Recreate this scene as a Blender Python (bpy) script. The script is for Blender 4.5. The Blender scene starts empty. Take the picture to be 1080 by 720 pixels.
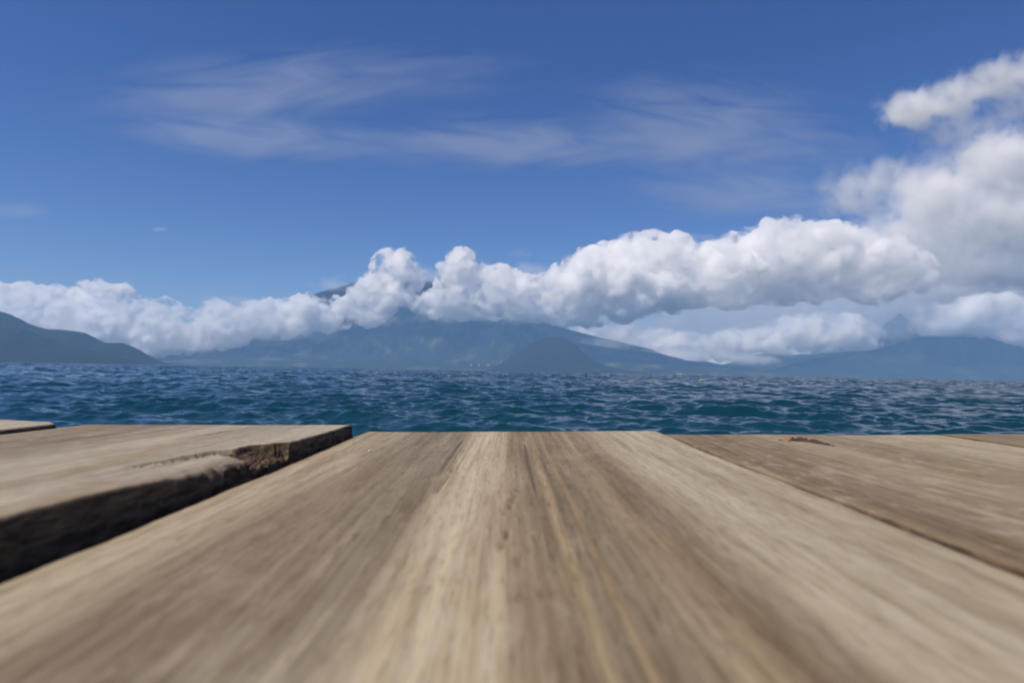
import bpy, bmesh, math, random
import numpy as np
from mathutils import Vector, Matrix

R = math.radians
scene = bpy.context.scene
COL = scene.collection

# ------------------------------------------------------------------ camera
H = 0.065                       # lens height above the middle plank (camera stands on the dock)
F = 720.0                       # focal length in pixels of a 1080 wide picture (24 mm, full frame)
CAM = Vector((0, 0, H))
ROLL = R(-1.06)                 # the dock (and the camera on it) leans a little to the left
DECK = Matrix.Translation(CAM) @ Matrix.Rotation(ROLL, 4, 'Y') @ Matrix.Translation(-CAM)
PITCH, YAW = math.atan2(31, F), math.atan2(3, F)
CAMROT = (Matrix.Rotation(ROLL, 4, 'Y') @ Matrix.Rotation(-YAW, 4, 'Z') @ Matrix.Rotation(R(90) + PITCH, 4, 'X'))
WATER = -1.12                   # lake level

cd = bpy.data.cameras.new('camera')
cam = bpy.data.objects.new('camera', cd)
COL.objects.link(cam)
cam.matrix_world = Matrix.Translation(CAM) @ CAMROT
cd.sensor_width = 36
cd.lens = 24
cd.clip_start = 0.01
cd.clip_end = 80000
cd.dof.use_dof = True
cd.dof.focus_distance = 1.35
cd.dof.aperture_fstop = 11
scene.camera = cam


def ray(px, py):
    d = CAMROT.to_3x3() @ Vector((px - 540, -(py - 360), -F))
    return d


def at(px, py, Y):
    """the world point seen at a place of the photograph, Y metres ahead"""
    d = ray(px, py)
    return CAM + d * (Y / d.y)


# ------------------------------------------------------------------ helpers
def tag(o, label=None, cat=None, group=None, kind=None):
    if label: o['label'] = label
    if cat: o['category'] = cat
    if group: o['group'] = group
    if kind: o['kind'] = kind
    return o


def link(name, me, mat=None, parent=None, smooth=False):
    o = bpy.data.objects.new(name, me)
    COL.objects.link(o)
    if mat: me.materials.append(mat)
    if parent: o.parent = parent
    if smooth:
        me.polygons.foreach_set('use_smooth', [True] * len(me.polygons))
    return o


def grid_mesh(name, V, nu, nv, wrap=False):
    """V: (nu*nv,3) array, index = i*nv + j"""
    me = bpy.data.meshes.new(name)
    i = np.arange(nu - 1 if not wrap else nu)[:, None]
    j = np.arange(nv - 1)[None, :]
    i2 = (i + 1) % nu
    a = i * nv + j; b = i2 * nv + j; c = i2 * nv + j + 1; d = i * nv + j + 1
    q = np.stack([a, b, c, d], -1).reshape(-1, 4).astype(np.int32)
    me.vertices.add(len(V)); me.vertices.foreach_set('co', np.asarray(V, np.float32).ravel())
    me.loops.add(q.size); me.loops.foreach_set('vertex_index', q.ravel())
    me.polygons.add(len(q)); me.polygons.foreach_set('loop_start', np.arange(0, q.size, 4, dtype=np.int32))
    me.update(calc_edges=True); me.validate()
    return me


def vnoise(x, y, seed=0):
    """smooth 2-D gradient noise, about -1..1"""
    xi = np.floor(x).astype(np.int64); yi = np.floor(y).astype(np.int64)
    xf = x - xi; yf = y - yi

    def g(ix, iy):
        h = (ix * 374761393 + iy * 668265263 + seed * 1442695041) & 0x7fffffff
        h = ((h ^ (h >> 13)) * 1274126177) & 0x7fffffff
        a = (h ^ (h >> 16)) / 0x7fffffff * 6.2831853 * 7
        return np.cos(a), np.sin(a)
    u = xf * xf * xf * (xf * (xf * 6 - 15) + 10); v = yf * yf * yf * (yf * (yf * 6 - 15) + 10)
    r = []
    for dx in (0, 1):
        for dy in (0, 1):
            gx, gy = g(xi + dx, yi + dy)
            r.append(gx * (xf - dx) + gy * (yf - dy))
    return 1.5 * ((r[0] * (1 - v) + r[1] * v) * (1 - u) + (r[2] * (1 - v) + r[3] * v) * u)


def fbm(x, y, seed=0, oct=5, ridged=False):
    s = 0; a = 0.5; f = 1.0
    for k in range(oct):
        n = vnoise(x * f, y * f, seed + k * 17)
        s = s + a * ((1 - 2 * np.abs(n)) if ridged else n)
        a *= 0.5; f *= 2.03
    return s


# ------------------------------------------------------------------ node helpers
class NT:
    def __init__(self, name, tree=None):
        if tree is None:
            self.mat = bpy.data.materials.new(name); self.mat.use_nodes = True
            tree = self.mat.node_tree
        self.t = tree
        self.t.nodes.clear()

    def n(self, typ, **kw):
        nd = self.t.nodes.new(typ)
        ins = kw.pop('ins', {})
        for k, v in kw.items(): setattr(nd, k, v)
        for k, v in ins.items(): self.set(nd.inputs[k], v)
        return nd

    def set(self, sock, v):
        if isinstance(v, bpy.types.NodeSocket): self.t.links.new(v, sock)
        else: sock.default_value = v

    def math(self, op, a, b=None, c=None, clamp=False):
        nd = self.n('ShaderNodeMath', operation=op, use_clamp=clamp)
        self.set(nd.inputs[0], a)
        if b is not None: self.set(nd.inputs[1], b)
        if c is not None: self.set(nd.inputs[2], c)
        return nd.outputs[0]

    def noise(self, vec, scale=1, detail=4, rough=0.55, dist=0.0, lac=2.0):
        nd = self.n('ShaderNodeTexNoise')
        self.set(nd.inputs['Vector'], vec)
        nd.inputs['Scale'].default_value = scale; nd.inputs['Detail'].default_value = detail
        nd.inputs['Roughness'].default_value = rough; nd.inputs['Distortion'].default_value = dist
        nd.inputs['Lacunarity'].default_value = lac
        return nd.outputs['Fac']

    def map(self, vec, scale=(1, 1, 1), loc=(0, 0, 0), rot=(0, 0, 0)):
        nd = self.n('ShaderNodeMapping')
        self.set(nd.inputs['Vector'], vec)
        nd.inputs['Scale'].default_value = scale; nd.inputs['Location'].default_value = loc
        nd.inputs['Rotation'].default_value = rot
        return nd.outputs[0]

    def ramp(self, fac, stops, interp='LINEAR'):
        nd = self.n('ShaderNodeValToRGB')
        self.set(nd.inputs[0], fac)
        cr = nd.color_ramp; cr.interpolation = interp
        while len(cr.elements) < len(stops): cr.elements.new(0.5)
        for e, (p, c) in zip(cr.elements, stops):
            e.position = p
            e.color = (c, c, c, 1) if not isinstance(c, (tuple, list)) else (*c[:3], 1)
        return nd.outputs[0]

    def mix(self, fac, a, b, mode='MIX'):
        nd = self.n('ShaderNodeMix', data_type='RGBA', blend_type=mode)
        self.set(nd.inputs[0], fac)
        for s, v in ((nd.inputs[6], a), (nd.inputs[7], b)):
            if isinstance(v, (tuple, list)) and len(v) == 3: v = (*v, 1)
            self.set(s, v)
        return nd.outputs[2]

    def remap(self, v, a, b, c=0.0, d=1.0, smooth=True):
        nd = self.n('ShaderNodeMapRange', interpolation_type='SMOOTHSTEP' if smooth else 'LINEAR')
        self.set(nd.inputs[0], v)
        for k, x in zip((1, 2, 3, 4), (a, b, c, d)): self.set(nd.inputs[k], x)
        return nd.outputs[0]


def plain(name, col, rough=0.6):
    m = NT(name)
    co = m.n('ShaderNodeTexCoord').outputs['Object']
    v = m.noise(co, 3, 4)
    c = m.mix(v, tuple(x * 0.8 for x in col), tuple(min(1, x * 1.15) for x in col))
    b = m.n('ShaderNodeBsdfPrincipled', ins={'Base Color': c, 'Roughness': rough})
    o = m.n('ShaderNodeOutputMaterial', ins={'Surface': b.outputs[0]})
    return m.mat


# ------------------------------------------------------------------ light
SUN_EL, SUN_AZ = R(58), R(-126)          # azimuth from +Y (ahead) towards +X: behind the left shoulder
S = Vector((math.sin(SUN_AZ) * math.cos(SUN_EL), math.cos(SUN_AZ) * math.cos(SUN_EL), math.sin(SUN_EL)))
sl = bpy.data.lights.new('sun', 'SUN')
sl.energy = 4.5
sl.angle = R(0.5)
sl.color = (1.0, 0.89, 0.73)
so = bpy.data.objects.new('sun', sl); COL.objects.link(so)
so.rotation_euler = S.to_track_quat('Z', 'Y').to_euler()

w = bpy.data.worlds.new('World'); scene.world = w; w.use_nodes = True
wt = NT('', w.node_tree)
sky = wt.n('ShaderNodeTexSky', sky_type='NISHITA')
sky.sun_disc = False
sky.sun_elevation = SUN_EL
sky.sun_rotation = SUN_AZ
sky.altitude = 1500
sky.air_density = 1.0
sky.dust_density = 0.0
sky.ozone_density = 3.0
hs = wt.n('ShaderNodeHueSaturation', ins={'Color': sky.outputs[0], 'Hue': 0.517, 'Saturation': 1.26})
bg = wt.n('ShaderNodeBackground', ins={'Color': hs.outputs[0], 'Strength': 0.08})
wt.n('ShaderNodeOutputWorld', ins={'Surface': bg.outputs[0]})

# ------------------------------------------------------------------ haze: the air over the lake
BX, BY0, BY1, BZ0, BZ1 = 9000, -400, 8000, WATER - 1.5, 680


def box_mesh(name, x0, x1, y0, y1, z0, z1):
    me = bpy.data.meshes.new(name)
    me.from_pydata([(x, y, z) for z in (z0, z1) for y in (y0, y1) for x in (x0, x1)], [],
                   [(0, 2, 3, 1), (4, 5, 7, 6), (0, 1, 5, 4), (2, 6, 7, 3), (0, 4, 6, 2), (1, 3, 7, 5)])
    me.update()
    return me


hz = NT('haze')
pv = hz.n('ShaderNodeVolumePrincipled', ins={'Color': (0.31, 0.59, 1.0, 1), 'Density': 0.95e-4, 'Anisotropy': 0.0})
hz.n('ShaderNodeOutputMaterial', ins={'Volume': pv.outputs[0]})
tag(link('haze', box_mesh('haze', -BX, BX, BY0, BY1, BZ0, BZ1), hz.mat), kind='stuff')

# ------------------------------------------------------------------ water
rng = np.random.default_rng(11)


def build_water():
    rings = [0.3, 1.5, 3.0]
    r = 4.0
    while r < 110: rings.append(r); r *= 1.0038
    while r < 750: rings.append(r); r *= 1.0027
    while r < 2500: rings.append(r); r *= 1.005
    while r < 7300: rings.append(r); r *= 1.03
    rings.append(7300)
    rad = np.array(rings)
    fine = np.linspace(R(-43), R(43), 1150)
    coarse = np.linspace(R(43), R(317), 70)[1:-1]
    ang = np.concatenate([fine, coarse])
    A, D = np.meshgrid(ang, rad, indexing='ij')
    x = (np.sin(A) * D).astype(np.float64); y = (np.cos(A) * D).astype(np.float64)
    spacing = np.maximum(np.gradient(rad)[None, :] * np.ones_like(D), 0.6 * D * (fine[1] - fine[0]))
    spacing[1150:, :] = np.maximum(spacing[1150:, :], D[1150:, :] * R(4))
    dx = np.zeros_like(x); dy = np.zeros_like(x); dz = np.zeros_like(x)
    # a wind sea: many crossing wave trains
    comps = []
    for lam, n, amp, spread in ((11.0, 10, 0.05, 40), (6.0, 5, 0.016, 22), (3.4, 9, 0.0190, 28), (2.1, 12, 0.0150, 38), (1.3, 14, 0.0092, 50),
                                (0.8, 18, 0.0050, 65), (0.5, 20, 0.0030, 75), (0.3, 22, 0.0016, 85)):
        for k in range(n):
            l = lam * math.exp(rng.uniform(-0.25, 0.25))
            th = R(198) + R(spread) * rng.normal() * 0.7
            comps.append((l, amp * rng.uniform(0.6, 1.3), th, rng.uniform(0, 6.28)))
    for l, a, th, ph in comps:
        k = 2 * math.pi / l
        fade = np.clip((l / spacing - 2.2) / 1.8, 0, 1)
        if l > 1.0: fade = fade * (1 + 1.1 * np.clip((D - 70) / 230, 0, 1))     # what the unmeshed small chop would add
        if l > 7.5: fade = fade * np.clip((D - 150) / 350, 0, 1)
        sel = fade > 0
        kx, ky = math.sin(th), math.cos(th)
        p = k * (kx * x[sel] + ky * y[sel]) + ph
        s, c = np.sin(p), np.cos(p)
        f = fade[sel]
        dz[sel] += a * f * c
        dx[sel] -= 0.55 * a * f * kx * s
        dy[sel] -= 0.55 * a * f * ky * s
    # gusts: the sea is livelier in some patches
    gust = 1 + 0.35 * vnoise(x / 9, y / 14, 5)
    V = np.stack([x + dx * gust, y + dy * gust, WATER + dz * gust], -1).reshape(-1, 3)
    # ring 0 is nearly a point: fine
    return grid_mesh('lake', V, len(ang), len(rad), wrap=True)


wm = NT('lake_water')
geo = wm.n('ShaderNodeNewGeometry')
pos = geo.outputs['Position']
n1 = wm.noise(wm.map(pos, (1, 1.5, 1)), 6.5, 4, 0.62)
n2 = wm.noise(wm.map(pos, (1, 1.4, 1)), 17, 3, 0.6)
nn = wm.math('ADD', n1, wm.math('MULTIPLY', n2, 0.35))
dist = wm.n('ShaderNodeVectorMath', operation='LENGTH'); wm.set(dist.inputs[0], pos)
far = wm.remap(dist.outputs['Value'], 120.0, 600.0)                # beyond the meshed waves the chop is a bump
n3 = wm.noise(wm.map(pos, (0.6, 1.0, 1)), 0.75, 5, 0.62)
b1 = wm.n('ShaderNodeBump', ins={'Height': nn, 'Strength': 0.26, 'Distance': 0.06})
bmp = wm.n('ShaderNodeBump', ins={'Height': n3, 'Strength': far, 'Distance': 1.5, 'Normal': b1.outputs[0]})
tint = wm.noise(wm.map(pos, (0.08, 0.03, 1)), 1, 3)
wc = wm.mix(tint, (0.0026, 0.026, 0.044), (0.0036, 0.034, 0.050))
wb = wm.n('ShaderNodeBsdfPrincipled', ins={'Base Color': wc, 'Roughness': 0.07, 'IOR': 1.33, 'Normal': bmp.outputs[0]})
wm.n('ShaderNodeOutputMaterial', ins={'Surface': wb.outputs[0]})
tag(link('water', build_water(), wm.mat, smooth=True), kind='structure')


# ------------------------------------------------------------------ land across the lake
def land_material(name, seed, dark=(0.016, 0.028, 0.014), light=(0.075, 0.085, 0.035)):
    m = NT(name)
    p = m.n('ShaderNodeNewGeometry').outputs['Position']
    a = m.noise(m.map(p, (1, 1, 1), (seed * 91, 0, 0)), 0.0035, 6, 0.6)
    b = m.noise(m.map(p, (1, 1, 1), (0, seed * 57, 0)), 0.02, 5, 0.65)
    f = m.remap(a, 0.48, 0.66)
    c = m.mix(f, dark, light)
    c = m.mix(m.math('MULTIPLY', b, 0.7), c, (0.022, 0.032, 0.014))
    bp = m.n('ShaderNodeBump', ins={'Height': b, 'Strength': 1.0, 'Distance': 18})
    bs = m.n('ShaderNodeBsdfPrincipled', ins={'Base Color': c, 'Roughness': 0.95, 'Normal': bp.outputs[0]})
    bs.inputs['Specular IOR Level'].default_value = 0.1
    m.n('ShaderNodeOutputMaterial', ins={'Surface': bs.outputs[0]})
    return m.mat


def mountain(name, prof, Yr, Yf, Yb, seed, mat, gully=0.2, rough=0.02, nx=420, ny=110, power=1.25, ymax=None):
    """terrain whose crest stands Yr metres away; prof = crest points in the photograph"""
    pts = [at(px, py, Yr) for px, py in prof]
    X = np.linspace(pts[0].x, pts[-1].x, nx)
    Z = np.interp(X, [p.x for p in pts], [p.z for p in pts])
    k = np.hanning(5); k /= k.sum()
    Z = np.convolve(np.pad(Z, 2, mode='edge'), k, 'valid')
    base = WATER - 2.0
    hgt = np.maximum(Z - base, 0)
    v = np.linspace(0, 1, ny)
    yy = Yf + (Yb - Yf) * v
    XX, YY = np.meshgrid(X, yy, indexing='ij')
    # crest line wanders
    crest = Yr + min(Yb - Yr, Yr - Yf) * 0.25 * vnoise(XX / 900, XX * 0 + seed, seed)
    tf = np.clip((YY - Yf) / (crest - Yf), 0, 1); tb = np.clip((Yb - YY) / (Yb - crest), 0, 1)
    sh = np.where(YY < crest, tf ** power, tb ** 1.1)
    g = fbm(XX / 420, YY / 1300, seed, 5, True)
    g2 = fbm(XX / 160, YY / 220, seed + 5, 4)
    amp = np.minimum(sh, 1) * np.clip(1 - sh, 0, 1) * 2.2
    ZZ = base + hgt[:, None] * (sh + gully * amp * (g - 0.25)) + hgt[:, None] * rough * g2 * np.sqrt(np.clip(sh, 0, 1))
    ZZ = np.maximum(ZZ, base)
    V = np.stack([XX, YY, ZZ], -1).reshape(-1, 3)
    return tag(link(name, grid_mesh(name, V, nx, ny), mat, smooth=True), kind='structure')


# inside the haze
mountain('hill', [(-420, 345), (-300, 332), (-180, 326), (-60, 325), (0, 328), (15, 333), (30, 341), (47, 347), (65, 347), (90, 351), (97, 354.5), (110, 361),
                  (130, 361.5), (145, 367.5), (157, 374.5), (168, 380), (180, 384.5)], 4900, 4100, 5100, 3, land_material('near_hill_forest', 1, (0.004, 0.007, 0.008), (0.010, 0.014, 0.011)), 0.4, 0.03)  # forest colour darkened to stand for the cloud shadow on this hill
mountain('hill', [(-260, 345), (-120, 338), (-40, 341), (0, 345), (28, 347.5), (45, 354), (62, 361), (85, 367), (110, 373), (135, 379), (150, 385)], 4150, 3600, 4350, 5, land_material('near_spur_forest', 8, (0.004, 0.007, 0.008), (0.009, 0.013, 0.010)), 0.3, 0.02)
mountain('hill', [(508, 391), (520, 387), (532, 380.5), (545, 371), (558, 362.5), (568, 357.8), (580, 355.6), (594, 356.2), (605, 361.0), (615, 371), (625, 379.5),
                  (640, 386), (658, 389.5), (690, 393.5)], 6200, 5750, 6650, 7, land_material('cone_hill_forest', 2, (0.006, 0.010, 0.007), (0.018, 0.025, 0.013)), 0.22, 0.02, power=1.0)
mountain('hills', [(120, 384), (150, 377.5), (185, 378.5), (240, 379), (300, 380), (340, 378), (400, 379), (470, 380), (540, 379), (620, 382), (660, 382), (700, 384), (740, 388),
                   (790, 391), (830, 394), (860, 396.2)], 7450, 7050, 7900, 13, land_material('shore_fields', 3, (0.014, 0.022, 0.011), (0.14, 0.14, 0.07)), 0.5, 0.15, nx=900)
# behind the air: the big mountains
mountain('mountain', [(120, 384), (165, 378), (185, 375.5), (215, 371.5), (240, 368.5), (280, 362.5), (330, 354), (345, 349), (400, 338), (430, 327), (470, 325), (510, 330),
                      (555, 337), (563, 341.5), (575, 350), (600, 359.5), (640, 366.5), (690, 371.5), (705, 376), (720, 380), (760, 383.5), (785, 387), (803, 391.5), (815, 396)],
         9300, 8150, 10600, 21, land_material('massif_forest', 4, (0.010, 0.018, 0.009), (0.13, 0.14, 0.06)), 0.42, 0.02, nx=700, ny=160)
mountain('volcano', [(120, 378), (200, 356), (260, 336), (310, 318), (335, 309), (350, 304.5), (368, 299), (405, 291), (440, 294), (467, 299), (520, 317), (600, 347), (700, 372), (800, 392)],
         11600, 10800, 12800, 31, land_material('volcano_forest', 5, (0.004, 0.008, 0.010), (0.010, 0.016, 0.014)), 0.12, 0.006)
mountain('mountain', [(800, 393), (830, 385), (855, 379.5), (880, 374.5), (930, 367.5), (950, 360.5), (985, 353), (1005, 348), (1020, 346), (1043, 350.5), (1060, 357), (1080, 363.5),
                      (1120, 374), (1180, 384), (1260, 396), (1300, 402)], 9000, 8150, 10200, 41, land_material('right_mountain_forest', 6, (0.010, 0.018, 0.009), (0.06, 0.07, 0.03)), 0.35, 0.02, ny=150)
mountain('mountain', [(740, 390), (765, 384), (778, 379), (790, 374.5), (810, 372), (840, 373.5), (870, 371), (900, 362), (916, 355), (928, 347), (938, 337), (943, 335), (948, 330), (952, 332), (958, 339), (968, 345), (984, 355),
                      (1010, 366), (1100, 384), (1200, 400)], 13500, 12600, 14800, 51, land_material('far_peak_forest', 7), 0.25, 0.03)


# ------------------------------------------------------------------ clouds
def cloud_material(name, density, aniso, scale, lo, hi, seed=0, billow=0.35):
    m = NT(name)
    p = m.n('ShaderNodeNewGeometry').outputs['Position']
    q = m.map(p, (1, 1, 1.15), (seed * 911, 0, 0))
    nz = m.noise(q, scale, 8, 0.62, 0.4)
    vo = m.n('ShaderNodeTexVoronoi', feature='F1')
    m.set(vo.inputs['Vector'], q)
    vo.inputs['Scale'].default_value = scale * 1.6
    vo.inputs['Detail'].default_value = 3; vo.inputs['Roughness'].default_value = 0.5
    puff = m.math('MULTIPLY_ADD', vo.outputs['Distance'], -0.9, 1.0)
    f = m.math('ADD', m.math('MULTIPLY', nz, 1 - billow), m.math('MULTIPLY', puff, billow))
    d = m.math('ADD', m.remap(f, lo, hi, 0.0, density), m.remap(f, lo - 0.09, lo + 0.02, 0.0, min(0.0022, density * 0.2)))     # thin torn fringe
    pvv = m.n('ShaderNodeVolumePrincipled', ins={'Color': (0.997, 0.997, 0.997, 1), 'Density': d, 'Anisotropy': aniso})
    m.n('ShaderNodeOutputMaterial', ins={'Volume': pvv.outputs[0]})
    m.mat.cycles.volume_step_rate = 0.3
    return m.mat


_noise_tex = {}


def clouds_tex(size, depth):
    k = (size, depth)
    if k not in _noise_tex:
        t = bpy.data.textures.new('billow', 'CLOUDS')
        t.noise_scale = size; t.noise_depth = depth; t.noise_basis = 'ORIGINAL_PERLIN'
        _noise_tex[k] = t
    return _noise_tex[k]


_ico = None


def ico():
    global _ico
    if _ico is None:
        bm = bmesh.new(); bmesh.ops.create_icosphere(bm, subdivisions=2, radius=1)
        V = np.array([v.co[:] for v in bm.verts]); Fc = np.array([[v.index for v in f.verts] for f in bm.faces]); bm.free()
        _ico = (V, Fc)
    return _ico


def cloud(label, top, bot, Y, thick, n, rmin, rmax, mat, seed, voxel=17, disp=((420, 170), (150, 85), (60, 24)), edge_n=None, flat=1.0, swell=1.12):
    rnd = random.Random(seed)
    tx = [p[0] for p in top]; ty = [p[1] for p in top]; bx = [p[0] for p in bot]; by = [p[1] for p in bot]
    x0, x1 = max(tx[0], bx[0]), min(tx[-1], bx[-1])
    T = lambda x: float(np.interp(x, tx, ty)); B = lambda x: float(np.interp(x, bx, by))
    poly = np.array(top + bot[::-1], float)
    seg = np.stack([poly, np.roll(poly, -1, 0)], 1)

    def edge(x, y):
        a = seg[:, 0]; b = seg[:, 1]; ab = b - a; p = np.array((x, y))
        t = np.clip(((p - a) * ab).sum(1) / np.maximum((ab * ab).sum(1), 1e-9), 0, 1)
        return float(np.sqrt((((a + ab * t[:, None]) - p) ** 2).sum(1)).min())
    puffs = []
    tries = 0
    while len(puffs) < n and tries < n * 30:
        tries += 1
        x = rnd.uniform(x0, x1)
        t, b = T(x), B(x)
        if b - t < rmin * 1.2: continue
        y = rnd.uniform(t, b)
        d = edge(x, y)
        if d < rmin * 0.75: continue
        r = min(d * rnd.uniform(0.75, 1.05), rmax * rnd.uniform(0.6, 1.0))
        r = max(r, rmin) * swell
        lim = thick * min(1.0, d / (0.35 * rmax + 12)) ** 0.6
        puffs.append((x, y, r, rnd.uniform(-lim, lim)))
    for k in range(edge_n if edge_n is not None else n):
        x = rnd.uniform(x0, x1); r = rmin * rnd.uniform(0.7, 1.8)
        t, b = T(x), B(x)
        if b - t < 2 * r: continue
        puffs.append((x, t + r * rnd.uniform(0.5, 1.3), r, rnd.uniform(-1, 1) * thick * 0.5))
    V0, F0 = ico()
    Vs = []; Fs = []; off = 0
    for x, y, r, d in puffs:
        c = at(x, y, Y + d); rr = r * Y / F
        Vs.append(V0 * np.array((1, 1, flat)) * rr + np.array(c[:])); Fs.append(F0 + off); off += len(V0)
    V = np.concatenate(Vs); Fc = np.concatenate(Fs)
    V[:, 1] = np.maximum(V[:, 1], BY1 + 60)
    org = V.mean(0)
    me = bpy.data.meshes.new('cloud')
    me.from_pydata((V - org).tolist(), [], Fc.tolist()); me.update()
    o = link('cloud', me, mat)
    o.location = org
    rm = o.modifiers.new('join', 'REMESH'); rm.mode = 'VOXEL'; rm.voxel_size = voxel; rm.use_smooth_shade = True
    for sz, st in disp:
        dm = o.modifiers.new('billow', 'DISPLACE'); dm.texture = clouds_tex(sz, 3); dm.strength = st; dm.mid_level = 0.5
        dm.texture_coords = 'LOCAL'
    return tag(o, label, 'cloud', kind='stuff')


def wisp(label, px, py, Y, wx, wy, depth, density, scale, seed, lo=0.45, hi=0.75, stretch=(1, 1, 1), rotz=0.0, of=None):
    """thin cloud: a soft-edged ellipsoid of torn vapour, size given in metres"""
    me = bpy.data.meshes.new('cloud')
    bm = bmesh.new(); bmesh.ops.create_icosphere(bm, subdivisions=3, radius=1.0); bm.to_mesh(me); bm.free()
    o = link('cloud' if of is None else 'cloud_veil', me)
    if of is not None: o.parent = of; o.matrix_parent_inverse = Matrix.LocRotScale(of.location, of.rotation_euler, of.scale).inverted()
    o.location = at(px, py, Y); o.scale = (wx, depth, wy); o.rotation_euler = (0, rotz, 0)
    m = NT('thin_cloud')
    tc = m.n('ShaderNodeTexCoord').outputs['Object']
    ln = m.n('ShaderNodeVectorMath', operation='LENGTH'); m.set(ln.inputs[0], tc)
    fall = m.remap(ln.outputs['Value'], 0.99, 0.2, 0, 1)
    q = m.map(tc, (wx * stretch[0], depth * stretch[1], wy * stretch[2]), (seed * 13.7, seed * 5.1, 0))
    nz = m.noise(q, scale, 8, 0.64, 0.6)
    thr = m.math('MULTIPLY_ADD', fall, -0.28, lo + 0.2)
    de = m.math('MULTIPLY', m.math('MAXIMUM', m.math('SUBTRACT', nz, thr), 0.0), fall)
    de = m.math('MULTIPLY', de, density)
    pvv = m.n('ShaderNodeVolumePrincipled', ins={'Color': (0.985, 0.985, 0.985, 1), 'Density': de, 'Anisotropy': 0.3})
    m.n('ShaderNodeOutputMaterial', ins={'Volume': pvv.outputs[0]})
    me.materials.append(m.mat)
    m.mat.cycles.volume_step_rate = 0.6
    return tag(o, label, 'cloud', kind='stuff') if of is None else o


CM = cloud_material('cumulus', 0.036, 0.35, 0.0038, 0.42, 0.505, 0, 0.2)
CMB = cloud_material('broad_cumulus', 0.028, 0.35, 0.0030, 0.42, 0.52, 0, 0.2)
CM2 = cloud_material('soft_cumulus', 0.0075, 0.4, 0.0019, 0.425, 0.68, 3, 0.15)
CM3 = cloud_material('far_cumulus', 0.022, 0.35, 0.0030, 0.38, 0.53, 5, 0.2)
VEIL = cloud_material('cloud_veil', 0.0013, 0.35, 0.0014, 0.30, 0.64, 8, 0.0)
CM5 = cloud_material('vapour', 0.0030, 0.4, 0.0019, 0.39, 0.66, 9, 0.1)

bank = cloud('long white cumulus bank over the left hill, rising to a tower beside the summit',
      [(-120, 310), (-60, 300), (0, 302), (35, 300), (60, 302), (75, 306), (88, 298), (100, 297), (112, 300), (122, 303), (130, 301), (138, 312), (160, 318), (175, 312), (190, 322), (205, 326),
       (220, 318), (235, 318), (250, 325), (270, 316), (285, 314), (300, 315), (315, 310), (325, 310), (345, 319), (360, 314), (374, 303), (385, 289), (392, 290), (402, 268), (412, 263), (425, 262),
       (436, 271), (446, 287)],
      [(-120, 375), (0, 372), (100, 375), (160, 377), (220, 371), (280, 361), (345, 350), (390, 342), (415, 338), (430, 326), (442, 308), (452, 292)],
      8900, 260, 330, 7, 26, CM, 1)
dome = cloud('bright cumulus with a small dome covering the right of the summit',
      [(422, 316), (434, 310), (442, 308), (455, 307), (464, 301), (468, 277), (475, 265), (490, 262), (499, 266), (505, 280), (515, 284), (525, 281), (545, 288), (560, 290), (575, 288), (585, 283), (600, 272), (620, 263),
       (650, 262), (700, 285), (740, 300)],
      [(422, 318), (434, 330), (455, 336), (480, 336), (520, 338), (560, 337), (600, 345), (640, 345), (700, 330), (740, 310)],
      8750, 240, 200, 7, 28, CM, 2)
big = cloud('largest cumulus, grey and flat beneath, right of the summit',
      [(590, 285), (600, 272), (620, 262), (650, 255), (665, 247), (690, 246), (700, 250), (715, 247), (735, 262), (745, 258), (760, 250), (775, 248), (790, 242), (805, 236), (830, 230), (850, 235), (870, 238), (890, 238),
       (900, 240), (925, 250), (950, 252), (972, 264), (990, 282)],
      [(590, 292), (620, 322), (650, 334), (690, 328), (715, 333), (750, 319), (780, 325), (815, 318), (845, 324), (880, 315), (920, 322), (950, 313), (975, 308), (990, 290)],
      9100, 400, 300, 8, 42, CMB, 3)
low = cloud('low pale cloud bank between the lower ridge and the far peak',
      [(560, 345), (600, 347), (640, 346), (690, 345), (720, 352), (760, 349), (800, 345), (830, 333), (860, 331), (897, 332), (915, 337), (929, 349), (936, 362)],
      [(560, 352), (600, 368), (640, 376), (690, 382), (720, 387), (765, 382), (800, 374), (860, 373), (915, 371), (936, 365)],
      12000, 200, 260, 5, 22, CM3, 4, swell=0.98)
crestc = cloud('cloud lying on the crest of the rightmost mountain',
      [(951, 350), (957, 342), (964, 333), (972, 326), (985, 319), (1010, 315), (1040, 311), (1080, 308), (1140, 300), (1200, 310)],
      [(951, 351), (960, 354), (972, 354), (985, 355), (1010, 353), (1045, 357), (1080, 369), (1140, 382), (1200, 375)],
      8500, 160, 130, 6, 22, CM3, 5)
# the torn mass at the right: soft heaps of vapour, one running into the next
K = 10000 / F
mass = wisp('broad lumpy grey-white cloud piled up above the rightmost mountain', 1035, 235, 10000, 165 * K, 92 * K, 750, 0.026, 0.0036, 31, lo=0.385)
for px, py, wx, wy, de, sd in ((985, 205, 72, 58, 0.024, 32), (1062, 170, 82, 62, 0.030, 33), (1100, 225, 110, 90, 0.02, 34), (945, 255, 80, 50, 0.018, 35), (1020, 172, 100, 44, 0.003, 38), (1010, 285, 110, 30, 0.022, 36), (1085, 290, 90, 30, 0.022, 37)):
    wisp(None, px, py, 10050, wx * K, wy * K, 600, de * 1.3, 0.0042, sd, lo=0.37, of=mass)
puff = wisp('pale see-through puff of cloud left of the broad lumpy cloud', 900, 205, 10400, 66 * K, 54 * K, 500, 0.012, 0.0040, 41, lo=0.37)
wisp(None, 935, 185, 10420, 54 * K, 38 * K, 400, 0.012, 0.0042, 42, lo=0.37, of=puff)
torn = wisp('torn white cloud highest at the right edge of the sky', 962, 116, 10200, 56 * K, 34 * K, 420, 0.040, 0.0042, 51, lo=0.355, rotz=-0.1)
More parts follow.
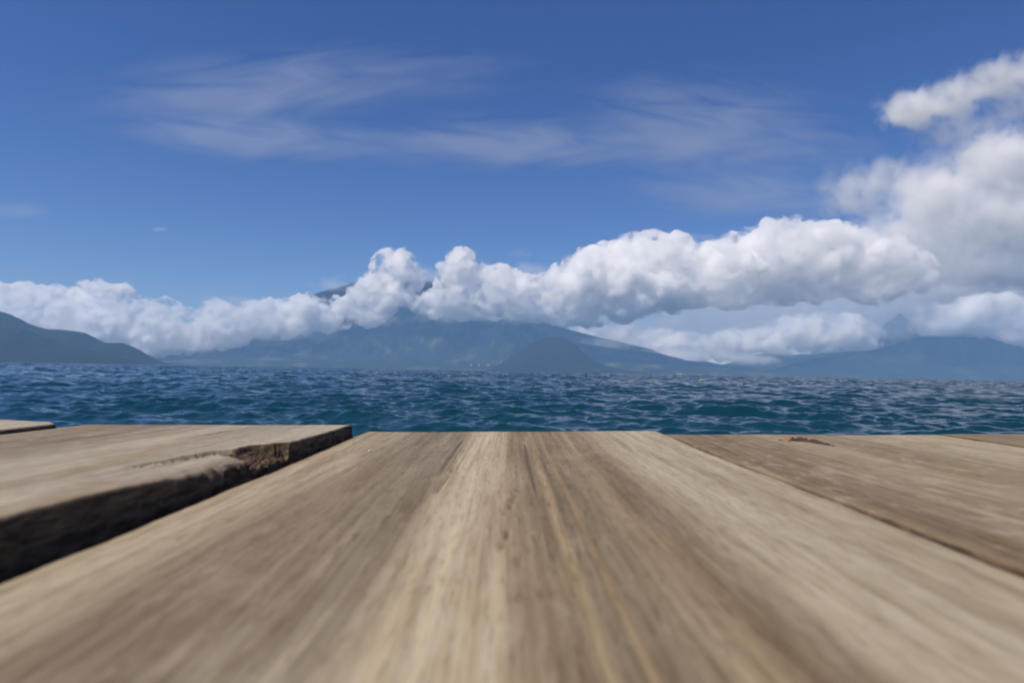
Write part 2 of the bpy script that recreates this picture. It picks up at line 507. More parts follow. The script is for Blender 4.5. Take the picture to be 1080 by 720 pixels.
for px, py, wx, wy, de, sd in ((1005, 104, 58, 34, 0.020, 52), (1050, 84, 66, 34, 0.016, 53), (1100, 72, 80, 36, 0.014, 54), (1010, 136, 80, 28, 0.007, 55), (1080, 108, 70, 32, 0.008, 56)):
    wisp(None, px, py, 10220, wx * K * 1.08, wy * K * 1.12, 420, de * 1.25, 0.0042, sd, lo=0.37, rotz=-0.25, of=torn)
# loose vapour along the foot and the edges of the cumulus
for of, lst in ((bank, ((60, 345, 110, 22, 1), (190, 360, 100, 14, 2), (300, 350, 90, 16, 3), (395, 335, 60, 16, 4), (250, 318, 90, 12, 5), (350, 300, 40, 12, 6))),
                (dome, ((470, 335, 60, 10, 7), (540, 337, 60, 10, 8), (455, 290, 30, 16, 9), (560, 283, 50, 12, 10))),
                (big, ((650, 325, 90, 20, 11), (760, 318, 110, 18, 12), (880, 314, 110, 18, 13), (985, 288, 90, 38, 14), (990, 258, 70, 30, 15), (960, 275, 60, 34, 18), (1035, 275, 70, 34, 19), (940, 300, 70, 18, 20), (720, 250, 60, 10, 16), (870, 236, 70, 10, 17)))):
    for px, py, wx, wy, sd in lst:
        wisp(None, px, py, 8480, wx * 8480 / F, wy * 8480 / F, 260, 0.009, 0.004, 60 + sd, lo=0.38, of=of)
for px, py, wx, wy, de, sd in ((925, 352, 18, 13, 0.03, 1), (968, 342, 17, 14, 0.03, 2), (945, 352, 40, 14, 0.012, 3), (948, 340, 50, 26, 0.016, 4), (968, 338, 16, 13, 0.03, 5), (918, 348, 14, 12, 0.03, 6), (714, 377, 46, 15, 0.06, 11), (708, 385, 64, 14, 0.10, 12), (790, 379, 60, 10, 0.04, 13), (640, 362, 60, 12, 0.012, 7), (705, 373, 60, 13, 0.016, 8), (765, 374, 60, 12, 0.012, 9), (830, 372, 50, 8, 0.008, 10)):
    wisp(None, px, py, 10900, wx * 10900 / F, wy * 10900 / F, 220, de, 0.005, 90 + sd, lo=0.34, of=low)
wisp('tiny lone white cloud in the clear sky at left', 168, 242, 12000, 240, 75, 200, 0.02, 0.012, 1)
wisp('small scrap of cloud in blue sky right of the dome', 549, 268, 12000, 380, 150, 300, 0.006, 0.008, 2)
wisp('small scrap of cloud left of the summit tower', 357, 293, 11000, 260, 100, 250, 0.01, 0.01, 3)
cloud('thin grey veil filling the gap under the largest cumulus',
      [(560, 330), (620, 312), (700, 312), (800, 306), (900, 300), (980, 296), (1040, 292), (1100, 290)],
      [(560, 340), (620, 362), (700, 372), (800, 368), (900, 352), (980, 345), (1040, 340), (1100, 335)],
      15800, 500, 90, 14, 34, VEIL, 11, voxel=44)
cloud('grey hazy cloud base closing the sky right of the largest cumulus',
      [(930, 262), (960, 255), (1000, 250), (1040, 240), (1080, 232), (1160, 225)],
      [(930, 300), (960, 318), (1000, 322), (1040, 318), (1080, 314), (1160, 312)],
      16000, 420, 220, 9, 34, CM2, 26, voxel=26)
wisp('faint wide streak of high cloud at upper left', 290, 146, 26000, 10500, 1500, 900, 0.0016, 0.0007, 4, lo=0.38, stretch=(0.36, 1, 1.9), rotz=0.05)
wisp('faint streak of high cloud at upper centre', 560, 152, 27000, 9500, 1700, 900, 0.0020, 0.0007, 5, lo=0.375, stretch=(0.36, 1, 1.8), rotz=0.03)
wisp('faint broad patch of high cloud right of the middle sky', 760, 140, 28000, 9500, 3600, 900, 0.0017, 0.0007, 6, lo=0.37, stretch=(0.35, 1, 1.8), rotz=0.12)
wisp('faintest veil of high cloud near the top left of the sky', 300, 92, 29000, 14000, 2800, 900, 0.0014, 0.0006, 7, lo=0.38, stretch=(0.3, 1, 1.8), rotz=-0.10)
wisp('faint smear of high cloud low at the left edge of the sky', 20, 222, 26000, 2500, 500, 1500, 0.0007, 0.0006, 8, lo=0.38, stretch=(0.4, 1, 1.8))
wisp('thin pale film of high cloud low in the right of centre sky', 800, 205, 30000, 9000, 2000, 900, 0.0017, 0.0006, 12, lo=0.37, stretch=(0.3, 1, 1.8), rotz=0.06)


# ------------------------------------------------------------------ the dock
def wood_material(name, seed, bands, stain=(0.20, 0.145, 0.075), dirt=0.5, side=(0.024, 0.015, 0.009), x0=0.0, width=0.3, mottle=1.0):
    """weathered board: bands = colour stops across its width"""
    m = NT(name)
    tc = m.n('ShaderNodeTexCoord').outputs['Object']
    sx = m.n('ShaderNodeSeparateXYZ'); m.set(sx.inputs[0], tc)
    X, Yc, Zc = sx.outputs
    off = (seed * 3.71, seed * 1.37, seed * 0.73)
    wob = m.noise(m.map(tc, (4, 1.1, 1), off), 1, 2, 0.5)
    warp = m.math('MULTIPLY_ADD', m.math('SUBTRACT', wob, 0.5), 0.013, X)       # the grain meanders
    u = m.math('DIVIDE', m.math('SUBTRACT', warp, x0), width)
    base = m.ramp(u, bands)
    cv = m.n('ShaderNodeCombineXYZ'); m.set(cv.inputs[0], warp); m.set(cv.inputs[1], Yc); m.set(cv.inputs[2], Zc)
    g = cv.outputs[0]
    str1 = m.noise(m.map(g, (34, 1.6, 10), off), 1, 4, 0.62)                   # year rings
    str2 = m.noise(m.map(g, (170, 6.5, 60), off), 1, 5, 0.68)                  # fibres
    str3 = m.noise(m.map(g, (800, 60, 200), off), 1, 3, 0.6)
    blot = m.noise(m.map(tc, (13, 5, 5), off), 1, 6, 0.66, 0.5)
    mott = m.noise(m.map(tc, (85, 42, 50), off), 1, 5, 0.7, 0.3)
    lin = m.noise(m.map(g, (430, 2.0, 100), off), 1, 3, 0.6)
    spk = m.noise(m.map(tc, (300, 130, 100), off), 1, 3, 0.7)
    c = base
    c = m.mix(m.remap(str1, 0.38, 0.68, 0.0, 0.6), c, m.mix(1.0, c, (0.60, 0.52, 0.45), 'MULTIPLY'))
    c = m.mix(m.remap(str2, 0.44, 0.68, 0.0, 0.65), c, m.mix(1.0, c, (0.58, 0.51, 0.43), 'MULTIPLY'))
    c = m.mix(m.remap(str2, 0.42, 0.26, 0.0, 0.45), c, (0.45, 0.37, 0.25))
    c = m.mix(m.remap(blot, 0.53, 0.70, 0.0, dirt), c, stain)
    c = m.mix(m.remap(blot, 0.46, 0.30, 0.0, 0.5 * mottle), c, (0.38, 0.335, 0.27))
    c = m.mix(m.remap(mott, 0.50, 0.72, 0.0, 0.55 * mottle), c, m.mix(1.0, c, (0.66, 0.60, 0.53), 'MULTIPLY'))
    c = m.mix(m.remap(mott, 0.46, 0.30, 0.0, 0.35 * mottle), c, (0.42, 0.365, 0.28))
    c = m.mix(m.remap(str3, 0.50, 0.70, 0.0, 0.7), c, m.mix(1.0, c, (0.55, 0.5, 0.44), 'MULTIPLY'))
    c = m.mix(m.remap(spk, 0.66, 0.76, 0.0, 0.5), c, (0.10, 0.075, 0.05))
    c = m.mix(m.remap(lin, 0.52, 0.70, 0.0, 0.5), c, m.mix(1.0, c, (0.62, 0.55, 0.47), 'MULTIPLY'))
    c = m.mix(m.remap(lin, 0.44, 0.30, 0.0, 0.45), c, m.mix(1.0, c, (1.28, 1.25, 1.18), 'MULTIPLY'))
    # long drying checks
    chk = m.noise(m.map(g, (150, 1.7, 30), (off[1], off[2], off[0])), 1, 1, 0.4)
    gate = m.remap(m.noise(m.map(tc, (16, 4.0, 3), off), 1, 1), 0.46, 0.60)
    crack = m.math('MULTIPLY', m.remap(chk, 0.735, 0.77), gate)
    c = m.mix(m.math('MULTIPLY', crack, 0.6), c, (0.035, 0.025, 0.017))
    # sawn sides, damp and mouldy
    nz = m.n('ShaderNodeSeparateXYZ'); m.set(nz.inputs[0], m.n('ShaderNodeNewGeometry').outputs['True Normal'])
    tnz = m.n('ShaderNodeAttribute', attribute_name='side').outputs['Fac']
    blackened = m.math('MAXIMUM', m.remap(nz.outputs[1], 0.5, 0.8), m.remap(nz.outputs[2], -0.3, -0.6))      # end grain and underside painted black so their water reflections stay dark
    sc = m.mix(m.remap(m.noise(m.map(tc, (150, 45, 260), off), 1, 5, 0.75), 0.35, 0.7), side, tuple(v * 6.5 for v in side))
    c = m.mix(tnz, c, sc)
    c = m.mix(blackened, c, (0.010, 0.009, 0.008))
    c = m.mix(1.0, c, (1.04, 1.07, 1.05), 'MULTIPLY')
    hgt = m.math('ADD', m.math('MULTIPLY', str2, 0.5), m.math('ADD', m.math('MULTIPLY', str3, 0.35), m.math('MULTIPLY', mott, 0.5)))
    hgt = m.math('SUBTRACT', hgt, m.math('MULTIPLY', crack, 1.2))
    bp = m.n('ShaderNodeBump', ins={'Height': hgt, 'Strength': 0.55, 'Distance': 0.0016})
    bs = m.n('ShaderNodeBsdfPrincipled', ins={'Base Color': c, 'Roughness': 0.78, 'Normal': bp.outputs[0]})
    bs.inputs['Specular IOR Level'].default_value = 0.25
    m.n('ShaderNodeOutputMaterial', ins={'Surface': bs.outputs[0]})
    return m.mat


def line_dist(pl, x, y):
    best = np.full(x.shape, 9.0); along = np.zeros(x.shape)
    for k in range(len(pl) - 1):
        a, b = pl[k], pl[k + 1]; ab = b - a
        t = np.clip(((x - a[0]) * ab[0] + (y - a[1]) * ab[1]) / (ab @ ab), 0, 1)
        d = np.hypot(x - a[0] - ab[0] * t, y - a[1] - ab[1] * t)
        along = np.where(d < best, (k + t) / (len(pl) - 1), along); best = np.minimum(best, d)
    return best, along


def LINE(z, wd, *pp):
    """a drying crack through places of the photograph, on a board whose top is at height z"""
    return np.array([((px - 537) / (py - 391) * (H - z), F * (H - z) / (py - 391)) for px, py in pp]), wd


LP = lambda *pp: LINE(0.175 * H, 0.0022, *pp)
RP = lambda *pp: LINE(-0.055 * H, 0.0020, *pp)
MP = lambda *pp: LINE(0.0, 0.0008, *pp)


def plank(label, xl, xr, ytop, zt, mat, y0=-1.6, thick=0.042, seed=0, bevel=0.0018, group='planks of the dock', notch=None, yend=None, ntop=190, rows_n=460, cracks=(), edge_rag=0.0007):
    """xl, xr, zt: lists of (Y, value) along the board; yend(u): Y of the sawn far end"""
    ys = np.concatenate([np.linspace(y0, 0.05, 12), np.linspace(0.05, ytop - bevel * 2, rows_n)[1:],
                         ytop - bevel * np.array([1.2, 0.6, 0.25, 0.0])])
    fall = np.zeros(len(ys)); fall[-4:] = np.array([0.08, 0.25, 0.55, 1.0]) * bevel
    us = np.concatenate([[0, 0.003, 0.008, 0.015], np.linspace(0.025, 0.975, ntop), [0.985, 0.992, 0.997, 1]])
    I = lambda tab, y: np.interp(y, [p[0] for p in tab], [p[1] for p in tab])
    prof_n = 8
    rows = []; side = []
    for k, y in enumerate(ys):
        L, Rr, Z = float(I(xl, y)), float(I(xr, y)), float(I(zt, y))
        L += 0.0012 * float(vnoise(np.array(y * 22.0), np.array(seed + 0.5), seed)); Rr += 0.0012 * float(vnoise(np.array(y * 22.0), np.array(seed + 7.5), seed))
        L += 0.0007 * float(fbm(np.array(y * 110.0), np.array(seed + 2.5), seed, 3)); Rr += edge_rag * float(fbm(np.array(y * 110.0), np.array(seed + 9.5), seed, 3))
        x = L + (Rr - L) * us
        d = np.minimum(x - L, Rr - x)
        zz = Z - np.where(d < bevel, bevel - np.sqrt(np.maximum(bevel ** 2 - (bevel - d) ** 2, 0)), 0) - fall[k]
        zz = zz + 0.0006 * vnoise(x * 9, np.full_like(x, y * 2.5), seed) + 0.0010 * vnoise(x * 4, np.full_like(x, y * 4), seed + 3)
        yy = np.full_like(x, y)
        if yend is not None:
            yy = yy + (np.array([yend(u) for u in us]) - ytop) * np.clip((y - ytop + 0.35) / 0.35, 0, 1)
        ck = np.zeros(len(x))
        for pl, wd in cracks:
            if pl[:, 1].min() - 0.01 < y < pl[:, 1].max() + 0.01:
                dd, al = line_dist(pl, x, yy)
                ww = wd * np.clip(np.sin(np.clip(al, 0.0, 1.0) * 3.14159), 0.15, 1) * (1 + 0.5 * vnoise(x * 300, yy * 120, 4))
                ck = np.maximum(ck, np.clip(1.3 - dd / ww, 0, 1))
        zz = zz - 0.0022 * ck
        top = np.stack([x, yy, zz], -1)
        dn = np.linspace(0, 1, prof_n)[1:]
        sl = []; sr = []
        for q, t in enumerate(dn):
            w1 = 0.0026 * float(vnoise(np.array(y * 45.0), np.array(q * 0.9 + seed), seed + 9)); w2 = 0.0026 * float(vnoise(np.array(y * 45.0), np.array(q * 0.9 + seed), seed + 19))
            sl.append((L + w1, yy[0], zz[0] - (thick - bevel) * t)); sr.append((Rr + w2, yy[-1], zz[-1] - (thick - bevel) * t))
        pr = np.array(sl[::-1] + top.tolist() + sr)
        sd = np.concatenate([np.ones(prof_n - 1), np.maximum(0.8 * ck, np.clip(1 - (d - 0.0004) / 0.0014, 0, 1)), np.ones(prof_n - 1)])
        if notch is not None:
            pr, sd = notch(pr, sd, y, L, Rr, Z)
        rows.append(pr); side.append(sd)
    V = np.concatenate(rows); nv = len(rows[0])
    me = grid_mesh('plank', V, len(ys), nv)
    bm = bmesh.new(); bm.from_mesh(me); bm.verts.ensure_lookup_table()
    n0 = (len(ys) - 1) * nv
    bm.faces.new([bm.verts[i] for i in range(nv)]); bm.faces.new([bm.verts[n0 + i] for i in range(nv)][::-1])
    for k in range(len(ys) - 1):      # underside
        bm.faces.new([bm.verts[k * nv], bm.verts[k * nv + nv - 1], bm.verts[(k + 1) * nv + nv - 1], bm.verts[(k + 1) * nv]])
    bmesh.ops.recalc_face_normals(bm, faces=bm.faces[:])
    bm.to_mesh(me); bm.free()
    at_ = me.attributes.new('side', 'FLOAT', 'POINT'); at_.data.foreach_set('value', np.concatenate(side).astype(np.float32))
    o = link('plank', me, mat, smooth=True)
    o.matrix_world = DECK
    return tag(o, label, 'plank', group)


h = H
mid_bands = [(0.0, (0.31, 0.255, 0.18)), (0.09, (0.345, 0.298, 0.225)), (0.17, (0.205, 0.165, 0.125)), (0.34, (0.19, 0.155, 0.115)), (0.385, (0.36, 0.30, 0.22)), (0.47, (0.395, 0.335, 0.248)),
             (0.50, (0.215, 0.165, 0.112)), (0.507, (0.26, 0.205, 0.14)), (0.514, (0.20, 0.155, 0.105)), (0.545, (0.20, 0.152, 0.102)), (0.552, (0.285, 0.22, 0.135)), (0.560, (0.17, 0.13, 0.09)), (0.575, (0.18, 0.14, 0.095)), (0.580, (0.26, 0.19, 0.112)), (0.586, (0.18, 0.14, 0.095)), (0.60, (0.165, 0.128, 0.088)), (0.66, (0.24, 0.185, 0.12)), (0.70, (0.19, 0.145, 0.10)), (0.75, (0.35, 0.305, 0.235)), (0.90, (0.36, 0.318, 0.248)), (1.0, (0.345, 0.30, 0.228))]
mid = plank('widest plank in the middle of the dock, pale streak along its centre', [(0, -2.42 * h), (11.3 * h, -2.34 * h)], [(0, 2.58 * h), (11.3 * h, 2.43 * h)], 11.37 * h,
            [(-2, 0), (0, 0.0), (12 * h, 0.0)], wood_material('middle_plank_wood', 1, mid_bands, x0=-2.4 * h, width=4.95 * h, dirt=0.22, mottle=0.45), seed=1,
            cracks=[MP((546, 512), (540, 528), (531, 546)), MP((536, 552), (529, 575)), MP((492, 470), (470, 505), (452, 530))])

left_bands = [(0.0, (0.26, 0.22, 0.17)), (0.3, (0.22, 0.18, 0.14)), (0.55, (0.30, 0.26, 0.21)), (0.8, (0.33, 0.29, 0.24)), (1.0, (0.34, 0.30, 0.25))]
Y_B0, Y_B1 = 6.75 * h, 7.85 * h
SPLIT = np.array([(-2.40, 7.62), (-2.62, 7.40), (-2.80, 7.12), (-2.96, 6.92), (-3.02, 6.5), (-3.05, 6.1), (-3.12, 5.6)]) * h     # the crack that frees the lip


def broken(pr, sd, y, L, Rr, Z):
    """the rotten bite out of the right-hand edge, and the loosened lip on the near side of it"""
    if not (4.2 * h < y < 8.2 * h): return pr, sd
    pr = pr.copy(); sd = sd.copy()
    x = pr[:, 0]
    d = Rr - x
    topside = pr[:, 2] > Z - 0.006
    # bite
    t = (y - Y_B0) / (Y_B1 - Y_B0)
    if -0.05 < t < 1.05:
        dep = 0.021 * min(1, max(0, t + 0.05) / 0.12) * (1 if t < 0.75 else max(0, (1.05 - t) / 0.30)) ** 0.8
        dep += 0.005 * float(fbm(np.array(y * 90.0), np.array(0.3), 3, 3)) + 0.003 * float(vnoise(np.array(y * 45.0), np.array(2.3), 8))
        m = (d < dep) & (pr[:, 2] > Z - 0.035)
        drop = 0.0105 + 0.005 * vnoise(x * 420, pr[:, 1] * 40, 4)
        pr[:, 2] = np.where(m, np.minimum(pr[:, 2], Z - drop), pr[:, 2])
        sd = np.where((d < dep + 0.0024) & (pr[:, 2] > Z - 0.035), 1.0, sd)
    # loosened lip: sunk and worn round
    if y < 7.0 * h:
        xs = np.interp(y, SPLIT[::-1, 1], SPLIT[::-1, 0])
        k = np.clip((y / h - 4.2) / 1.6, 0, 1) * np.clip((x - xs) / 0.004, 0, 1) * topside
        pr[:, 2] -= 0.0022 * k
        f = np.clip(1 - d / 0.016, 0, 1) ** 1.5
        fr = np.clip((y / h - 4.6) / 1.5, 0, 1)
        pr[:, 2] -= (0.0035 + 0.0022 * vnoise(x * 200, np.full_like(x, y * 120), 12)) * f * fr * topside
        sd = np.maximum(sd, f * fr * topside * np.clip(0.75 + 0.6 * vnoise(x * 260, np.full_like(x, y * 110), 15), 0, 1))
    sdist, al = line_dist(SPLIT, x, np.full_like(x, y))
    wdt = 0.0042 * (1 - al * 0.75) * (1 + 0.5 * vnoise(x * 300, np.full_like(x, y * 200), 2))
    m = (sdist < wdt) & topside
    pr[:, 2] = np.where(m, pr[:, 2] - 0.009 * (1 - al * 0.6), pr[:, 2])
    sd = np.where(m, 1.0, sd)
    return pr, sd


left = plank('raised left plank with a rotten bite out of its right edge', [(0, -6.75 * h), (11 * h, -6.6 * h)], [(0, -2.68 * h), (3.5 * h, -2.6 * h), (7 * h, -2.52 * h), (11 * h, -2.47 * h)], 10.8 * h,
             [(-2, 0.50 * h), (0, 0.30 * h), (3.5 * h, 0.245 * h), (7 * h, 0.185 * h), (10.8 * h, 0.16 * h)], wood_material('left_plank_wood', 2, left_bands, x0=-6.7 * h, width=4.2 * h, dirt=0.7), seed=2,
             notch=broken, edge_rag=0.0018, cracks=[LP((185, 463), (232, 454), (278, 446.5)), LP((0, 467), (28, 463.5), (60, 460)), LP((95, 487), (128, 483))])
plank('far left plank, raised highest, its end cut at a slant', [(0, -11.4 * h), (11 * h, -11.2 * h)], [(0, -6.95 * h), (3 * h, -6.85 * h), (10 * h, -6.55 * h)], 10.2 * h,
      [(-2, 0.27 * h), (0, 0.25 * h), (11 * h, 0.24 * h)], wood_material('far_left_plank_wood', 3, left_bands, x0=-11.3 * h, width=4.5 * h), seed=3, yend=lambda u: (10.2 + 1.9 * (1 - u) - 0.25 * max(0, u - 0.93) / 0.07) * h)
right_bands = [(0.0, (0.20, 0.15, 0.095)), (0.15, (0.19, 0.15, 0.105)), (0.35, (0.27, 0.225, 0.165)), (0.6, (0.25, 0.205, 0.15)), (0.8, (0.32, 0.275, 0.205)), (1.0, (0.31, 0.265, 0.20))]
right = plank('right plank with a dark splintered crack near its end', [(0, 2.77 * h), (11.3 * h, 2.54 * h)], [(0, 6.85 * h), (11.3 * h, 7.12 * h)], 11.40 * h,
              [(-2, -0.055 * h), (0, -0.055 * h), (12 * h, -0.055 * h)], wood_material('right_plank_wood', 4, right_bands, x0=2.5 * h, width=4.6 * h, dirt=0.75), seed=4,
              cracks=[RP((940, 519), (985, 524), (1035, 530), (1090, 541)), RP((965, 489), (1000, 495), (1035, 502)), RP((1020, 562), (1050, 572), (1095, 590)), RP((815, 472), (850, 478)), RP((893, 473.5), (935, 480), (960, 486))])
plank('far right plank, only its end corner showing', [(0, 6.95 * h), (11.3 * h, 7.20 * h)], [(0, 11.5 * h), (11.3 * h, 11.7 * h)], 11.47 * h,
      [(-2, -0.05 * h), (0, -0.05 * h), (12 * h, -0.05 * h)], wood_material('far_right_plank_wood', 5, right_bands, x0=7.2 * h, width=4.5 * h, dirt=0.6), seed=5)


def splinter_mesh(name, pts, wid, hgt, seed, jag=0.35, n=36):
    """a torn sliver of wood following pts, ragged along its length"""
    rnd = random.Random(seed)
    P = np.array(pts); t = np.linspace(0, 1, n)
    s = np.linspace(0, 1, len(P))
    C = np.stack([np.interp(t, s, P[:, k]) for k in range(3)], -1)
    rows = []
    for i in range(n):
        a = C[min(i + 1, n - 1)] - C[max(i - 1, 0)]; a /= np.linalg.norm(a)
        b = np.cross(a, (0, 0, 1)); b /= np.linalg.norm(b)
        taper = min(1, t[i] / 0.06 + 0.1) * min(1, ((1 - t[i]) / 0.75) ** 0.8 + 0.06)
        ring = []
        for k in range(9):
            an = 2 * math.pi * k / 9
            j = 1 + rnd.uniform(-jag, jag)
            ring.append(C[i] + b * math.cos(an) * wid * 0.5 * taper * j + np.array((0, 0, 1)) * max(0.0, (math.sin(an) + 0.55)) * hgt * 0.6 * taper * j)
        rows.append(ring)
    V = np.array(rows).reshape(-1, 3)
    me = grid_mesh(name, V, n, 9)
    bm = bmesh.new(); bm.from_mesh(me); bm.verts.ensure_lookup_table()
    for i in range(n - 1):
        bm.faces.new([bm.verts[i * 9 + 8], bm.verts[(i + 1) * 9 + 8], bm.verts[(i + 1) * 9], bm.verts[i * 9]])
    bm.faces.new([bm.verts[k] for k in range(9)]); bm.faces.new([bm.verts[(n - 1) * 9 + k] for k in range(9)])
    bmesh.ops.recalc_face_normals(bm, faces=bm.faces[:]); bm.to_mesh(me); bm.free()
    return me


def fibre_material(name, a, b):
    m = NT(name)
    tc = m.n('ShaderNodeTexCoord').outputs['Object']
    n_ = m.noise(m.map(tc, (420, 70, 420)), 1, 4, 0.65)
    c = m.mix(m.remap(n_, 0.35, 0.65), a, b)
    bp = m.n('ShaderNodeBump', ins={'Height': n_, 'Strength': 0.8, 'Distance': 0.001})
    bs = m.n('ShaderNodeBsdfPrincipled', ins={'Base Color': c, 'Roughness': 0.85, 'Normal': bp.outputs[0]})
    m.n('ShaderNodeOutputMaterial', ins={'Surface': bs.outputs[0]})
    return m.mat


ROT = fibre_material('rotten_wood', (0.035, 0.019, 0.010), (0.27, 0.165, 0.085))
BARK = fibre_material('dark_bark', (0.008, 0.005, 0.004), (0.07, 0.042, 0.028))  # bark tone darkened to carry the shadow on the sliver's front
FRESH = fibre_material('fresh_split_wood', (0.16, 0.09, 0.05), (0.24, 0.15, 0.09))

# brown splinters in the bite of the left plank
rs = random.Random(4)
for k in range(8):
    ya = Y_B0 + (Y_B1 - Y_B0) * rs.uniform(-0.02, 0.12); yb = Y_B0 + (Y_B1 - Y_B0) * rs.uniform(0.80, 1.0)
    e0 = np.interp(ya, [3.5 * h, 7 * h, 11 * h], [-2.6 * h, -2.52 * h, -2.47 * h])
    xa = e0 - 0.001 - 0.0022 * k + rs.uniform(-0.0006, 0.0006); z = 0.18 * h - 0.0125 + 0.0010 * k + rs.uniform(-0.001, 0.001)
    o = link('splinter', splinter_mesh('splinter', [(xa + 0.001, ya, z), (xa + rs.uniform(-0.0008, 0.0008), (ya + yb) / 2, z + 0.001), (xa + rs.uniform(-0.003, 0.0), yb, z + 0.0015)],
                                       rs.uniform(0.0012, 0.002), rs.uniform(0.0022, 0.0036), k, 0.14, 24), ROT)
    o.parent = left

zr = -0.055 * h
P = lambda px, py, z: ((px - 537) / (py - 391) * (h - z), F * (h - z) / (py - 391), z)
sp = link('splinter', splinter_mesh('splinter', [P(832, 464.5, zr), P(850, 466, zr), P(868, 469, zr), P(887, 473, zr)], 0.0095, 0.0036, 21, 0.5, 60), BARK)
sp.matrix_world = DECK
tag(sp, 'dark ragged sliver of wood lying near the right plank end', 'splinter')
tip = link('split_tip', splinter_mesh('split_tip', [P(824, 464.5, zr), P(829, 466, zr), P(833, 467, zr)], 0.008, 0.0028, 5, 0.3, 12), FRESH)
tip.parent = sp
ch = link('wood_chip', splinter_mesh('wood_chip', [P(390, 475.0, 0), P(393, 474.6, 0), P(396, 474.7, 0)], 0.003, 0.0010, 8, 0.3, 10), fibre_material('pale_chip', (0.5, 0.4, 0.22), (0.62, 0.52, 0.32)))
ch.matrix_world = DECK
tag(ch, 'tiny pale wood chip on the middle plank beside the raised left plank', 'wood chip')


# ------------------------------------------------------------------ small far things
def prism(name, prof, y0, y1, mat, parent):
    """profile in (x,z) extruded along y"""
    n = len(prof)
    me = bpy.data.meshes.new(name)
    me.from_pydata([(x, y0, z) for x, z in prof] + [(x, y1, z) for x, z in prof], [],
                   [tuple(range(n))[::-1], tuple(range(n, 2 * n))] + [(i, (i + 1) % n, n + (i + 1) % n, n + i) for i in range(n)])
    me.update()
    return link(name, me, mat, parent)


WHITE = plain('white_paint', (0.8, 0.8, 0.78)); LIME = plain('limewash', (0.42, 0.41, 0.38)); TIN = plain('tin_roof', (0.32, 0.20, 0.16)); DARK = plain('dark_paint', (0.03, 0.035, 0.05)); REED = plain('dry_reed', (0.55, 0.47, 0.33))


def house(px, Y, w, hgt, d, z, label, seed):
    e = bpy.data.objects.new('house', None); COL.objects.link(e)
    c = at(px, 385, Y); e.location = (c.x, Y, z)
    e.rotation_euler = (0, 0, random.Random(seed).uniform(-0.3, 0.3))
    prism('wall', [(-w / 2, -15), (w / 2, -15), (w / 2, hgt), (-w / 2, hgt)], -d / 2, d / 2, LIME, e)
    prism('roof', [(-w / 2 - 1, hgt), (w / 2 + 1, hgt), (w / 2 - 2, hgt + w * 0.12), (-w / 2 + 2, hgt + w * 0.12)], -d / 2 - 1, d / 2 + 1, TIN, e)
    tag(e, label, 'house', 'houses on the far shore')


# each stands on the far shore slope
def shore_z(px, py, Y): return at(px, py, Y).z


for i, (px, py, w_, lab) in enumerate([(497, 384.8, 22, 'leftmost white house on the far shore, a bright speck'), (505, 385, 12, 'smallest pale house of the shore village, between two brighter ones'),
                                       (515, 384.8, 34, 'broad white house in the middle of the far shore village'), (529, 383, 26, 'white house highest above the water in the shore village'),
                                       (540, 384.5, 18, 'faint pale house just right of the highest one'), (547, 384.8, 28, 'rightmost pale house at the foot of the cone hill')]):
    Yh = 7040
    house(px, Yh, w_, 13, 14, shore_z(px, py, Yh), lab, i)

# motor launch
boat = bpy.data.objects.new('boat', None); COL.objects.link(boat)
bp_ = at(716, 394.3, 880); boat.location = (bp_.x, 880, WATER + 0.6); boat.rotation_euler = (0, 0, R(12))
st = []
for k, (x, wd, dk, kl) in enumerate([(-4.2, 0.95, 0.75, -0.2), (-2, 1.05, 0.75, -0.35), (0.5, 1.05, 0.85, -0.35), (2.6, 0.8, 1.1, -0.25), (3.8, 0.4, 1.4, 0.1), (4.5, 0.03, 1.65, 0.9)]):
    st += [(x, -wd, dk), (x, -wd * 0.75, kl + 0.3), (x, 0, kl), (x, wd * 0.75, kl + 0.3), (x, wd, dk)]
hm = grid_mesh('hull', np.array(st), 6, 5)
b2 = bmesh.new(); b2.from_mesh(hm); b2.verts.ensure_lookup_table()
for k in range(5): b2.faces.new([b2.verts[k * 5 + i] for i in (0,)] + [b2.verts[k * 5 + 4], b2.verts[k * 5 + 9], b2.verts[k * 5 + 5]])
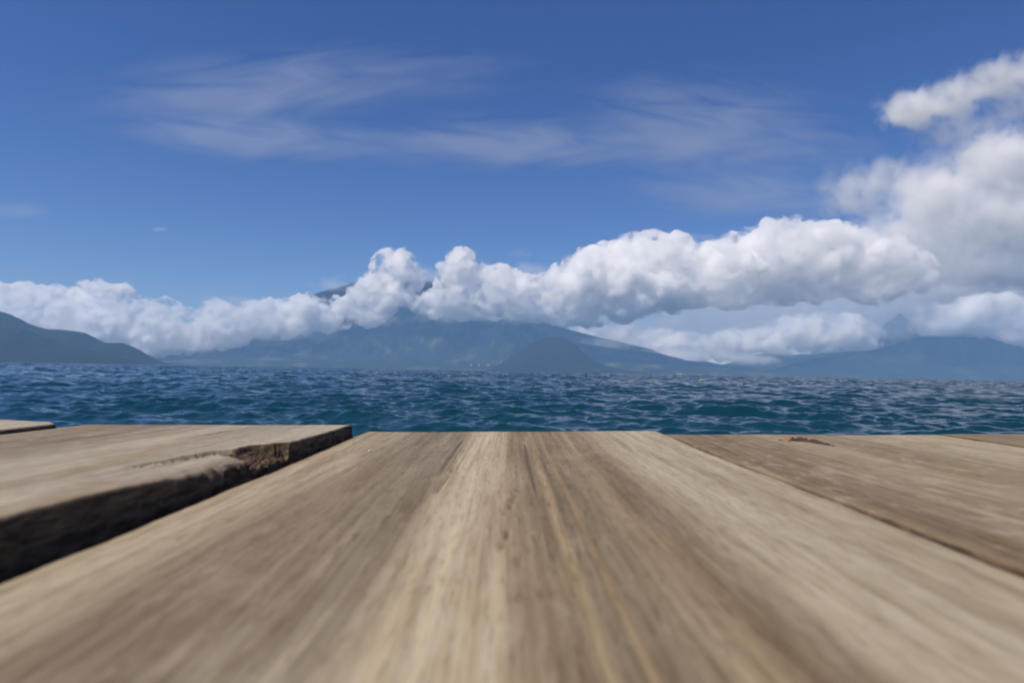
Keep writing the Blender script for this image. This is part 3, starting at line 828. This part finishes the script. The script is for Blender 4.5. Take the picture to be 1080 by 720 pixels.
b2.faces.new([b2.verts[i] for i in range(5)]); bmesh.ops.recalc_face_normals(b2, faces=b2.faces[:]); b2.to_mesh(hm); b2.free()
link('hull', hm, WHITE, boat)
prism('canopy', [(-3.6, 2.3), (0.4, 2.3), (0.2, 2.5), (-3.4, 2.5)], -1, 1, WHITE, boat)
for sx in (-3.3, 0.1):
    for sy in (-0.9, 0.9):
        prism('canopy_post', [(sx - .05, 0.75), (sx + .05, 0.75), (sx + .05, 2.3), (sx - .05, 2.3)], sy - .05, sy + .05, DARK, boat)
prism('outboard_motor', [(-4.75, -0.3), (-4.3, -0.3), (-4.3, 1.3), (-4.75, 1.2)], -0.2, 0.2, DARK, boat)
tag(boat, 'small white motor boat with canopy far out on the lake', 'boat')

# drifting reeds
dp = at(740, 400.9, 118)
me = splinter_mesh('driftwood', [(-0.55, 0, 0.02), (-0.2, 0.05, 0.10), (0.2, 0.0, 0.06), (0.55, 0.08, 0.14)], 0.16, 0.16, 9, 0.4, 24)
dr = link('driftwood', me, REED)
dr.location = (dp.x, 118, WATER + 0.12)
for q, (x, l_) in enumerate([(-0.45, 0.16), (0.1, 0.12), (0.42, 0.15)]):
    tw = link('twig', splinter_mesh('twig', [(x, 0, 0.05), (x + 0.05, 0.03, 0.06 + l_ * 0.5), (x + 0.02, 0.05, 0.07 + l_)], 0.09, 0.09, 30 + q, 0.3, 8), REED); tw.parent = dr
tag(dr, 'pale bit of driftwood floating beyond the dock end', 'driftwood')

# ------------------------------------------------------------------ render settings
scene.render.engine = 'CYCLES'
c = scene.cycles
c.use_denoising = True
c.max_bounces = 36; c.volume_bounces = 32; c.diffuse_bounces = 4; c.glossy_bounces = 4; c.transparent_max_bounces = 16
c.volume_step_rate = 1.0; c.volume_max_steps = 256
c.sample_clamp_indirect = 6
c.use_adaptive_sampling = True; c.adaptive_threshold = 0.02
vs = scene.view_settings
scene.display_settings.display_device = 'sRGB'
vs.view_transform = 'Standard'; vs.look = 'None'; vs.gamma = 1.0; vs.use_curve_mapping = False
vs.exposure = 0.3
